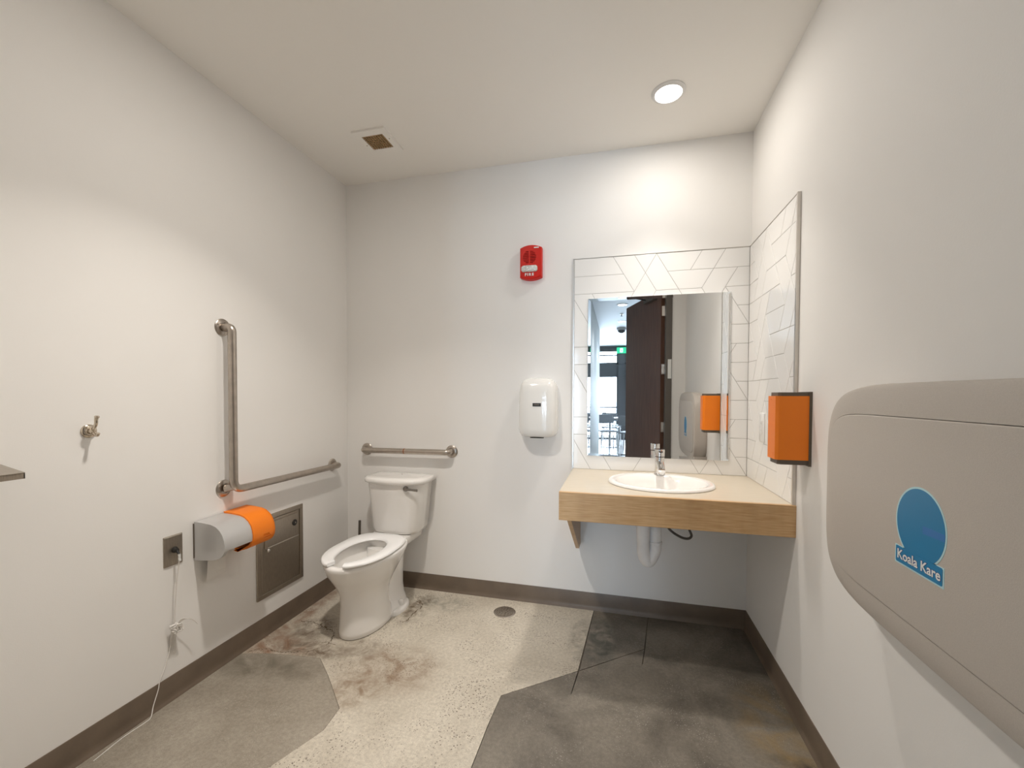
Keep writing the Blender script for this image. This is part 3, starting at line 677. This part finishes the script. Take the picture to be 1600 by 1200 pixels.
# ------------------------------------------------------------------ coat hook and shelf
hk = thing('coat_hook', 'small polished metal coat hook with two prongs', 'hook', (0, -1.49, 1.172))
obj('rosette', nlathe([(0, 0), (.024, 0), (.024, .004), (.020, .008), (.014, .009), (.012, .012), (0, .012)], (0, -1.489, 1.172), (1, 0, 0), 24), 'nickel', hk, 40)
obj('stem', ntube([(.008, -1.489, 1.172), (.026, -1.489, 1.172)], [.011, .009], 14), 'nickel', hk, 50)
up_ = obj('upper_prong', ntube(smooth_curve([(.020, -1.489, 1.176), (.034, -1.491, 1.186), (.045, -1.493, 1.200), (.049, -1.495, 1.214), (.052, -1.495, 1.222)], 5), [.0055]*16+[.006]*5, 12), 'nickel', hk, 50)
obj('prong_tip', nlathe([(.004, 0), (.007, .002), (.0075, .006), (.006, .009), (0, .010)], (.052, -1.495, 1.219), (.2, 0, 1), 14), 'nickel', up_, 50)
obj('lower_prong', ntube(smooth_curve([(.020, -1.489, 1.170), (.036, -1.490, 1.160), (.046, -1.491, 1.158), (.052, -1.491, 1.166)], 5), .0055, 12), 'nickel', hk, 50)
sh = thing('wall_shelf', 'narrow stainless steel shelf with a folded front lip', 'shelf', (0, -1.95, 1.05))
SHD, SHY, SHW, SHZ = .25, -1.782, -1.711, 1.088
SP = [(0, SHW), (SHD, SHY), (SHD, -2.20), (0, -2.24)]
obj('shelf_top', nprism(SP, ONF, SHZ-.003, SHZ), 'steel_v', sh)
obj('front_lip', nprism([(SHD-.0025, SHY+.0005), (SHD, SHY), (SHD, -2.20), (SHD-.0025, -2.20)], ONF, SHZ-.017, SHZ-.002), 'steel_v', sh)
obj('end_lip', nprism([(0, SHW), (SHD, SHY), (SHD, SHY-.0025), (0, SHW-.0025)], ONF, SHZ-.017, SHZ-.002), 'steel_v', sh)
obj('support', nprism([(0, 1.089), (.22, 1.089), (0, .98)], lambda a, b, d: (a, d, b), -2.16, -2.157), 'steel_v', sh)

# ------------------------------------------------------------------ fire alarm strobe
fa = thing('fire_alarm', 'red wall fire alarm strobe reading FIRE in white', 'fire alarm', (1.314, 0, 2.02))
X0, X1, FZ0, FZ1 = 1.249, 1.384, 2.030, 2.208
def fabow(d, inset, n=12):
    a0, a1 = X0+inset, X1-inset; pts = []
    for k in range(n+1):
        s = -1+2*k/n; pts.append((a0+(a1-a0)*(k/n), FZ0+inset-.016*(1-s*s)))
    for k in range(n+1):
        s = 1-2*k/n; pts.append((a1-(a1-a0)*(k/n), FZ1-inset+.014*(1-s*s)))
    return [ONB(a, b, d + (.008*(1-((a-(X0+X1)/2)/(.5*(X1-X0)))**2) if d > .03 else 0)) for a, b in pts]
fah = obj('housing', nloft([fabow(0, 0), fabow(.034, 0), fabow(.040, .002), fabow(.043, .006)]), 'red', fa, 30)
fz = .0525
cx_ = (X0+X1)/2-.006; fcut = []
for k in range(8):
    z = 2.112+.0095*k; hw_ = .042*math.sqrt(max(.05, 1-((k-3.5)/4.2)**2))
    for s in (-1, 1):
        a0, a1 = cx_+(.004 if s > 0 else -hw_), cx_+(hw_ if s > 0 else -.004); fcut.append(nbox(a0, a1, -.06, -.026, z, z+.0045))
        obj('speaker_slot', nbox(a0, a1, -.0268, -.0255, z, z+.0045), 'red', fa)
pocket(fah, fcut)
obj('strobe_lens', nloft([[ONB(a, b, d) for a, b in rrect(cx_-.050+i, cx_+.050-i, 2.058+i*.6, 2.097-i*.6, .014, 5)] for i, d in ((0, .040), (0, .054), (.004, .060), (.010, .063))]), 'clear', fa, 40)
obj('lettering', text_bm('FIRE', .022, lambda x, y, z: (cx_+x, -.0522-z, 2.041+y), .0008, .0009, spacing=1.45), 'white', fa)
obj('maker_mark', nbox(X1-.045, X1-.016, -.0512, -.042, 2.200, 2.206), 'white', fa)

# ------------------------------------------------------------------ hand dryer
hdz0, hdz1, hx0, hx1 = 1.052, 1.412, 1.246, 1.488
dy = thing('hand_dryer', 'glossy white automatic hand dryer with a rounded cover', 'hand dryer', (1.367, 0, hdz0))
def dring(z, dep, hw, n=12):
    c = (hx0+hx1)/2; out = []
    for k in range(2*n+1):
        t = math.pi*k/(2*n); cc_, ss = math.cos(t), math.sin(t)
        out.append((c - hw*math.copysign(abs(cc_)**(2/3.6), cc_), -dep*abs(ss)**(2/3.6), z))
    return out
hw = (hx1-hx0)/2
obj('cover', nloft([dring(hdz0+.004, .076, hw-.036), dring(hdz0, .086, hw-.030), dring(hdz0+.005, .095, hw-.018), dring(hdz0+.022, .102, hw-.007), dring(hdz0+.05, .106, hw), dring(hdz0+.20, .106, hw-.001), dring(hdz0+.27, .103, hw-.004), dring(hdz1-.058, .099, hw-.008), dring(hdz1-.040, .093, hw-.013), dring(hdz1-.024, .083, hw-.021), dring(hdz1-.012, .066, hw-.034), dring(hdz1-.004, .044, hw-.052), dring(hdz1, .018, hw-.080)]), 'dryer', dy, 70)
obj('nozzle', nloft([[(1.367+x, -.072+y, z) for x, y in ellipse(0, 0, a, b, 24, 3)] for a, b, z in ((.042, .016, hdz0-.006), (.045, .018, hdz0+.006))]), 'black', dy, 40)
bd = obj('badge', rbox(1.3455, 1.3965, -.1078, -.103, 1.238, 1.258, .0012, 1), 'black', dy)
obj('badge_bar', nbox(1.3555, 1.3855, -.1083, -.107, 1.2455, 1.2525), 'darkgrey', bd)

# ------------------------------------------------------------------ soap / towel dispenser on the side wall
SY0, SY1 = -.772, -.676
sd = thing('soap_dispenser', 'orange wall dispenser with dark grey back beside the tiles', 'dispenser', (W, (SY0+SY1)/2, 1.045))
def dcut(a0, a1, dep, ch): return [(W, a0), (W-dep+ch*.3, a0), (W-dep, a0+ch*.3), (W-dep, a1-ch*.5), (W-dep+ch*.5, a1), (W, a1)]
obj('grey_body', nprism([(x, y) for x, y in dcut(SY0, SY1, .111, .03)], ONF, 1.044, 1.320), 'darkgrey', sd, 20)
cov = dcut(SY0-.003, SY1+.003, .120, .03); cov = [(min(x, W-.008), y) for x, y in cov]
oc_ = obj('orange_cover', nloft([[(x, y, 1.062) for x, y in cov], [(x, y, 1.306) for x, y in cov]]), 'orange', sd, 20)
obj('back_plate', nbox(W-.009, W, SY0-.006, SY1+.004, 1.040, 1.322), 'darkgrey', sd)
scut = []
for nm, y0, y1, z0, z1 in (('window_slot', SY0+.02, SY0+.024, 1.0755, 1.0795), ('window_slot', SY0+.02, SY0+.024, 1.083, 1.087), ('lock_hole', SY0+.05, SY0+.056, 1.290, 1.294)):
    scut.append(nbox(W-.13, W-.114, y0, y1, z0, z1)); obj(nm, nbox(W-.1145, W-.1132, y0, y1, z0, z1), 'darkgrey', sd)
pocket(oc_, scut)

sw = thing('wall_outlet', 'white outlet cover plate set on the side wall tiles', 'outlet', (W-.0105, -.262, 1.078))
obj('cover_plate', nloft([[ONR(a, b, d) for a, b in rrect(-.298+i, -.226-i, 1.078+i, 1.222-i, .004, 3)] for i, d in ((0, .010), (0, .0145), (.003, .0165))]), 'white', sw, 30)
rc_ = obj('receptacle', nloft([[ONR(a, b, d) for a, b in rrect(-.279, -.245, 1.116, 1.184, .002, 2)] for d in (.0155, .0185)]), 'ringwhite', sw, 30)
pocket(rc_, [nbox(W-.022, W-.0162, y-.001, y+.001, z, z+.009) for z in (1.132, 1.165) for y in (-.268, -.256)])
for z in (1.132, 1.165):
    for y in (-.268, -.256): obj('slot', nbox(W-.0165, W-.0160, y-.001, y+.001, z, z+.009), 'ringwhite', sw)

# ------------------------------------------------------------------ baby changing station
cs = thing('changing_station', 'large grey folding baby changing station with a blue sticker', 'changing table', (W, -1.57, .757))
cy_, cz_ = -1.565, 1.047
def se(d, ia, n=72, p=5.0): return [ONR(a, b, d) for a, b in ellipse(cy_, cz_, .44-ia, .29-ia, n, p)]
obj('shell', nloft([se(0, .012), se(.03, .004), se(.060, 0), se(.086, .000), se(.096, .004), se(.1005, .012)] + [[ONR(a, b, d) for a, b in ellipse(cy_-.003, 1.041, .4045, .2205, 72, 8)] for d in (.1010, .092)]), 'grey_plastic', cs, 30)
def pe(d, i, n=72): return [ONR(a, b, d) for a, b in ellipse(cy_-.003, 1.041, .403-i, .219-i, n, 8)]
pn = obj('door_panel', nloft([pe(.090, 0), pe(.1022, 0), pe(.1048, .002), pe(.1055, .005)]), 'grey_plastic', cs, 30)
for s in (-1, 1): obj('wall_mount', nbox(W-.02, W, cy_+s*.25-.04, cy_+s*.25+.04, .742, .775), 'grey_plastic', cs)
# round sticker: blue disc with a name banner
sy_, sz_ = -1.543, 1.040
R1 = lambda a, b, d: (W-.1055-d, sy_-a, sz_+b)
def disc(ra, rb, d0, d1): return nprism(ellipse(0, 0, ra, rb, 56), R1, d0, d1)
bm = disc(.0745, .0800, 0, .0005); prism(bm, [(-.0745, -.060), (.0695, -.060), (.0695, -.100), (-.0745, -.100)], R1, 0, .0005)
stk = obj('sticker', bm, 'stpale', cs)
obj('sticker_disc', disc(.0705, .0760, .0005, .0008), 'stblue', stk)
obj('sticker_banner', nprism(rrect(-.071, .066, -.0965, -.0615, .003, 3), R1, .0009, .0012), 'stblue', stk)
obj('sticker_band', nprism([(.010, .004), (.0695, .004), (.0702, -.010), (.010, -.012)], R1, .0008, .00095), 'stblue2', stk)
obj('lettering_outline', text_bm('Koala Kare', .0285, lambda x, y, z: R1(x-.002, y-.079, .0013+z*.1), .0003, .0016, spacing=1.0), 'stnavy', stk)
obj('lettering', text_bm('Koala Kare', .0285, lambda x, y, z: R1(x-.002, y-.079, .0017+z*.1), .0003, .0006, spacing=1.0), 'white', stk)

# ------------------------------------------------------------------ floor drain and ceiling vent
fd = thing('floor_drain', 'round metal floor drain in the concrete floor', 'drain', (1.192, -.165, 0))
obj('drain_rim', nlathe([(.0, -.001), (.064, -.001), (.066, .001), (.062, .0035), (.056, .003), (.055, -.0004), (.0, -.0004)], (1.192, -.165, 0), (0, 0, 1), 36), 'steel', fd, 40)
gt = obj('drain_grate', nlathe([(.0, .0025), (.055, .0025), (.055, .0042), (.0, .0042)], (1.192, -.165, 0), (0, 0, 1), 36), 'steel_v', fd, 40)
dcut = []
for rr, n in ((.018, 6), (.032, 10), (.046, 14)):
    for k in range(n):
        t = 2*math.pi*k/n; q = (1.192+rr*math.cos(t), -.165+rr*math.sin(t)); dcut.append(nlathe([(.004, 0), (.004, .006)], (q[0], q[1], .0), (0, 0, 1), 8))
        obj('grate_hole', nlathe([(.004, 0), (.004, .0002), (0, .0002)], (q[0], q[1], -.0003), (0, 0, 1), 8), 'steel_v', gt)
pocket(gt, dcut)
vt = thing('exhaust_vent', 'square ceiling exhaust fan cover with a dark grille', 'vent', (.505, -.414, H))
bm = bmesh.new()
v0, v1, w0, w1 = .405, .605, -.522, -.306; gx0, gx1, gy0, gy1 = .439, .568, -.477, -.351
for a in ((v0, v1, w0, gy0), (v0, v1, gy1, w1), (v0, gx0, gy0, gy1), (gx1, v1, gy0, gy1)): box(bm, a[0], a[1], a[2], a[3], H-.010, H)
obj('cover_frame', bm, 'ceiling', vt)
bm = bmesh.new()                                          # steel fan housing above the grille
for a in ((gx0-.004, gx0, gy0-.004, gy1+.004, H, H+.24), (gx1, gx1+.004, gy0-.004, gy1+.004, H, H+.24), (gx0, gx1, gy0-.004, gy0, H, H+.24), (gx0, gx1, gy1, gy1+.004, H, H+.24), (gx0-.004, gx1+.004, gy0-.004, gy1+.004, H+.24, H+.244)): box(bm, *a)
obj('recess', bm, 'steel_v', vt)
for k in range(9):
    x = gx0+(gx1-gx0)*(k+.5)/9; obj('grille_bar', nbox(x-.0024, x+.0024, gy0, gy1, H-.009, H-.005), 'brass_grille', vt)
for k in range(8):
    y = gy0+(gy1-gy0)*(k+.5)/8; obj('grille_bar', nbox(gx0, gx1, y-.0024, y+.0024, H-.008, H-.004), 'brass_grille', vt)
for x, y in ((.425, -.40), (.585, -.43)): obj('cover_screw', nlathe([(.004, 0), (.003, .002), (0, .002)], (x, y, H-.0098), (0, 0, -1), 10), 'steel', vt)

# ------------------------------------------------------------------ lamps
def downlight(name, label, x, y, z, power, color, lens, rad=.066, group=None, spread=1.8, wide=.34, light='vanity_downlight', end=''):
    t = thing(name, label, 'ceiling light', (x, y, z), group)
    obj('trim_ring', nlathe([(rad, .0), (rad+.012, .0), (rad+.012, .003), (rad+.004, .008), (rad-.004, .010), (rad-.006, .004)], (x, y, z), (0, 0, -1), 40), 'ringwhite', t, 40)
    obj('lens', nlathe([(0, .002), (rad-.004, .002), (rad-.004, .005), (0, .006)], (x, y, z), (0, 0, -1), 40), lens, t, 40)
    if power:                                            # focused beam plus the wide glow of the frosted lens
        area(light+'_beam'+end, (x, y, z-.012), (0, 0, 0), rad*1.9, power*(1-wide), color, 'DISK', spread=spread)
        if wide: area(light+'_glow'+end, (x, y, z-.0125), (0, 0, 0), rad*1.9, power*wide, color, 'DISK')
    return t
downlight('recessed_downlight', 'round recessed white ceiling downlight above the sink', 2.062, -.424, H, P_VANITY, WARM, 'lens', spread=1.4, wide=.48)
downlight('recessed_downlight', 'round recessed white ceiling downlight over the middle of the washroom', .90, -1.32, H, P_ROOM, WARM, 'lens', light='room_downlight', end='_offscreen')

# ------------------------------------------------------------------ doorway
struct('trim_1', box(box(box(bmesh.new(), JR, JR+.064, REAR-T-.01, REAR+.01, 0, DH+.06), JL-.06, JL, REAR-T-.01, REAR+.01, 0, DH+.06), JL-.06, JR+.064, REAR-T-.01, REAR+.01, DH, DH+.06), 'frame')
HXp, HYp = JR+.004, REAR-T-.012
ang = math.atan2(-1.0, -.362); LW = 1.05
dvx, dvy = math.cos(ang), math.sin(ang); nx_, ny_ = -dvy, dvx
def DW(a, b, d): return (HXp + dvx*a + nx_*d, HYp + dvy*a + ny_*d, b)
door = struct('door_1', nprism([(.004, .01), (LW, .01), (LW, DH-.008), (.004, DH-.008)], DW, 0, -.045), 'doorwood')
for z in (.95, 1.60, 2.25):
    obj('hinge', nbox(JR-.030, JR-.001, HYp-.004, HYp+.02, z-.055, z+.055), 'alu', door)
obj('closer_box', nprism([(.10, DH-.10), (.36, DH-.10), (.36, DH-.03), (.10, DH-.03)], DW, -.048, -.10), 'frame', door)
obj('closer_arm', ntube([DW(.30, DH-.07, -.07), (1.75, REAR-T-.16, DH+.01), (1.60, REAR-T-.02, DH+.03)], .009, 8), 'black', door)
tag(obj('latch_plate', rbox(JR+.022, JR+.060, REAR+.009, REAR+.014, 1.49, 1.70, .002, 1), 'white', origin=(JR+.04, REAR, 1.6)), 'narrow white plate fixed to the dark door frame', 'plate')

# ------------------------------------------------------------------ lounge seen through the doorway, in the mirror
FY2 = -10.2; hxl, hxr = -1.8, 3.6
struct('floor_hall', nbox(hxl-T, hxr+T, FY2-T, REAR-T, -.10, 0), 'hallfloor')
struct('ceiling_hall', nbox(hxl-T, hxr+T, FY2-T, REAR-T, H, H+.1), 'hallceil')
struct('wall_hall_right', nbox(hxr, hxr+T, FY2-T, REAR-T, 0, H), 'hallwall')
struct('wall_hall_left', nbox(hxl-T, hxl, FY2-T, REAR-T, 0, H), 'hallwall')
bm = bmesh.new(); box(bm, hxl, -T, REAR-T-.02, REAR-T, 0, H); box(bm, W+T, hxr, REAR-T-.02, REAR-T, 0, H)
struct('wall_hall_front', bm, 'hallwall')
struct('wall_hall_partition', nbox(1.30, 1.45, -7.0, -3.35, 0, H), 'hallwall')
bm = bmesh.new(); box(bm, hxl, hxr, FY2-.12, FY2, 2.62, H); box(bm, hxl, -.6, FY2-.12, FY2, 0, 2.62); box(bm, 3.2, hxr, FY2-.12, FY2, 0, 2.62); box(bm, -.6, 3.2, FY2-.12, FY2, 1.87, 2.22)
struct('wall_hall_far', bm, 'darkframe')
def window(name, x0, x1, z0, z1, bars):
    bm = bmesh.new()
    box(bm, x0, x0+.05, FY2-.10, FY2+.01, z0, z1); box(bm, x1-.05, x1, FY2-.10, FY2+.01, z0, z1); box(bm, x0, x1, FY2-.10, FY2+.01, z0, z0+.05); box(bm, x0, x1, FY2-.10, FY2+.01, z1-.03, z1)
    for z in bars: box(bm, x0, x1, FY2-.09, FY2, z-.02, z+.02)
    wdw = struct(name, bm, 'darkframe')
    obj('pane', nbox(x0+.05, x1-.05, FY2-.055, FY2-.049, z0+.05, z1-.03), 'glass', wdw)
window('window_1', -.6, 1.86, 2.22, 2.62, (2.485,)); window('window_2', 2.03, 3.2, 2.22, 2.62, ())
window('window_3', -.6, 1.86, 0, 1.87, (.95,)); window('window_4', 2.03, 3.2, 0, 1.87, ())
struct('trim_2', nbox(1.86, 2.03, FY2-.12, FY2+.04, 0, 2.62), 'darkframe')
ex = thing('exit_sign', 'green running-figure exit sign hung by the lounge windows', 'exit sign', (1.945, FY2+.12, 2.53))
obj('sign_box', rbox(1.81, 2.08, FY2+.05, FY2+.10, 2.53, 2.70, .004, 1), 'green', ex)
obj('doorway_panel', nbox(1.905, 1.985, FY2+.10, FY2+.104, 2.555, 2.675), 'signwhite', ex)
obj('figure_body', nprism([(1.937, 2.63), (1.955, 2.635), (1.96, 2.60), (1.975, 2.565), (1.968, 2.56), (1.948, 2.59), (1.925, 2.562), (1.918, 2.568), (1.937, 2.60)], lambda a, b, d: (a, FY2+d, b), .104, .107), 'green', ex)
obj('figure_head', nlathe([(.011, 0), (.011, .003), (0, .003)], (1.948, FY2+.104, 2.650), (0, 1, 0), 14), 'green', ex)
for k, y in enumerate((-4.40, -5.98, -7.52, -9.06)):
    downlight('hall_downlight', 'round downlight in the lounge ceiling reflected in the mirror', 1.905+.009*k, y, H, P_HALL, (.88, .94, 1.0), 'hall_lens', .075, 'downlights in the lounge ceiling', wide=0, light='lounge_downlight_%d' % (k+1), end='_offscreen')
dm = thing('security_dome', 'small dark dome camera on the lounge ceiling', 'camera', (1.913, -6.80, H))
obj('dome_base', nlathe([(.10, 0), (.10, .03), (.085, .05)], (1.913, -6.80, H), (0, 0, -1), 24), 'hallceil', dm, 40)
obj('dome', nlathe([(.08, .048), (.07, .085), (.045, .11), (0, .12)], (1.913, -6.80, H), (0, 0, -1), 24), 'darkframe', dm, 60)
sp = thing('sprinkler_head', 'tiny fire sprinkler head on the lounge ceiling', 'sprinkler', (1.90, -5.2, H))
obj('escutcheon', nlathe([(.035, 0), (.03, .006), (.012, .01)], (1.90, -5.2, H), (0, 0, -1), 18), 'alu', sp, 40)
obj('deflector', nlathe([(.008, .008), (.008, .04), (.022, .042), (.022, .045), (0, .046)], (1.90, -5.2, H), (0, 0, -1), 14), 'darkframe', sp, 40)
def chair(label, x, y, rz):
    t = thing('lounge_chair', label, 'chair', (0, 0, 0), 'lounge chairs near the far windows')
    obj('seat', rbox(-.21, .21, -.21, .21, .43, .465, .012, 2), 'chairseat', t, 40)
    obj('backrest', nloft([[(xx, .19+.03*(1-(xx/.2)**2)*0+dy, z) for xx in (-.2, -.1, 0, .1, .2)] + [(xx, .215+dy, z) for xx in (.2, .1, 0, -.1, -.2)] for z, dy in ((.62, .0), (.72, .012), (.84, .03))]), 'chairseat', t, 40)
    for sx in (-1, 1):
        obj('leg', ntube([(sx*.18, -.18, .435), (sx*.20, -.20, 0)], .011, 8), 'chairmetal', t, 50)
        obj('leg', ntube([(sx*.18, .19, .435), (sx*.20, .23, 0)], .011, 8), 'chairmetal', t, 50)
        obj('back_post', ntube([(sx*.17, .19, .44), (sx*.17, .205, .65), (sx*.17, .22, .80)], .010, 8), 'chairmetal', t, 50)
    t.location = (x, y, 0); t.rotation_euler = (0, 0, rz); return t
def dup(t, x, y, rz):
    c = t.copy(); C.objects.link(c); c.location = (x, y, 0); c.rotation_euler = (0, 0, rz)
    for ch in t.children:
        d = ch.copy(); C.objects.link(d); d.parent = c
    return c
ch0 = chair('slim lounge chair with slate seat and pale metal legs', 1.62, -7.75, 2.9)
for x, y, rz in ((2.12, -7.45, .3), (1.66, -9.05, .1), (1.70, -9.72, 1.3), (.95, -8.3, -1.4), (2.42, -8.35, 1.6)): dup(ch0, x, y, rz)
def table(x, y):
    t = thing('lounge_table', 'square wood lounge table on a metal post', 'table', (x, y, 0), 'lounge tables near the far windows')
    obj('table_top', rbox(x-.33, x+.33, y-.33, y+.33, .715, .745, .005, 1), 'tablewood', t)
    obj('post', ntube([(x, y, .02), (x, y, .72)], .03, 12), 'chairmetal', t, 50)
    obj('foot_plate', nlathe([(.24, 0), (.24, .012), (.05, .025), (0, .025)], (x, y, 0), (0, 0, 1), 24), 'chairmetal', t, 40)
table(1.66, -8.40); table(2.45, -9.35)

for o in list(bpy.data.objects):
    if '_w' in o: del o['_w']
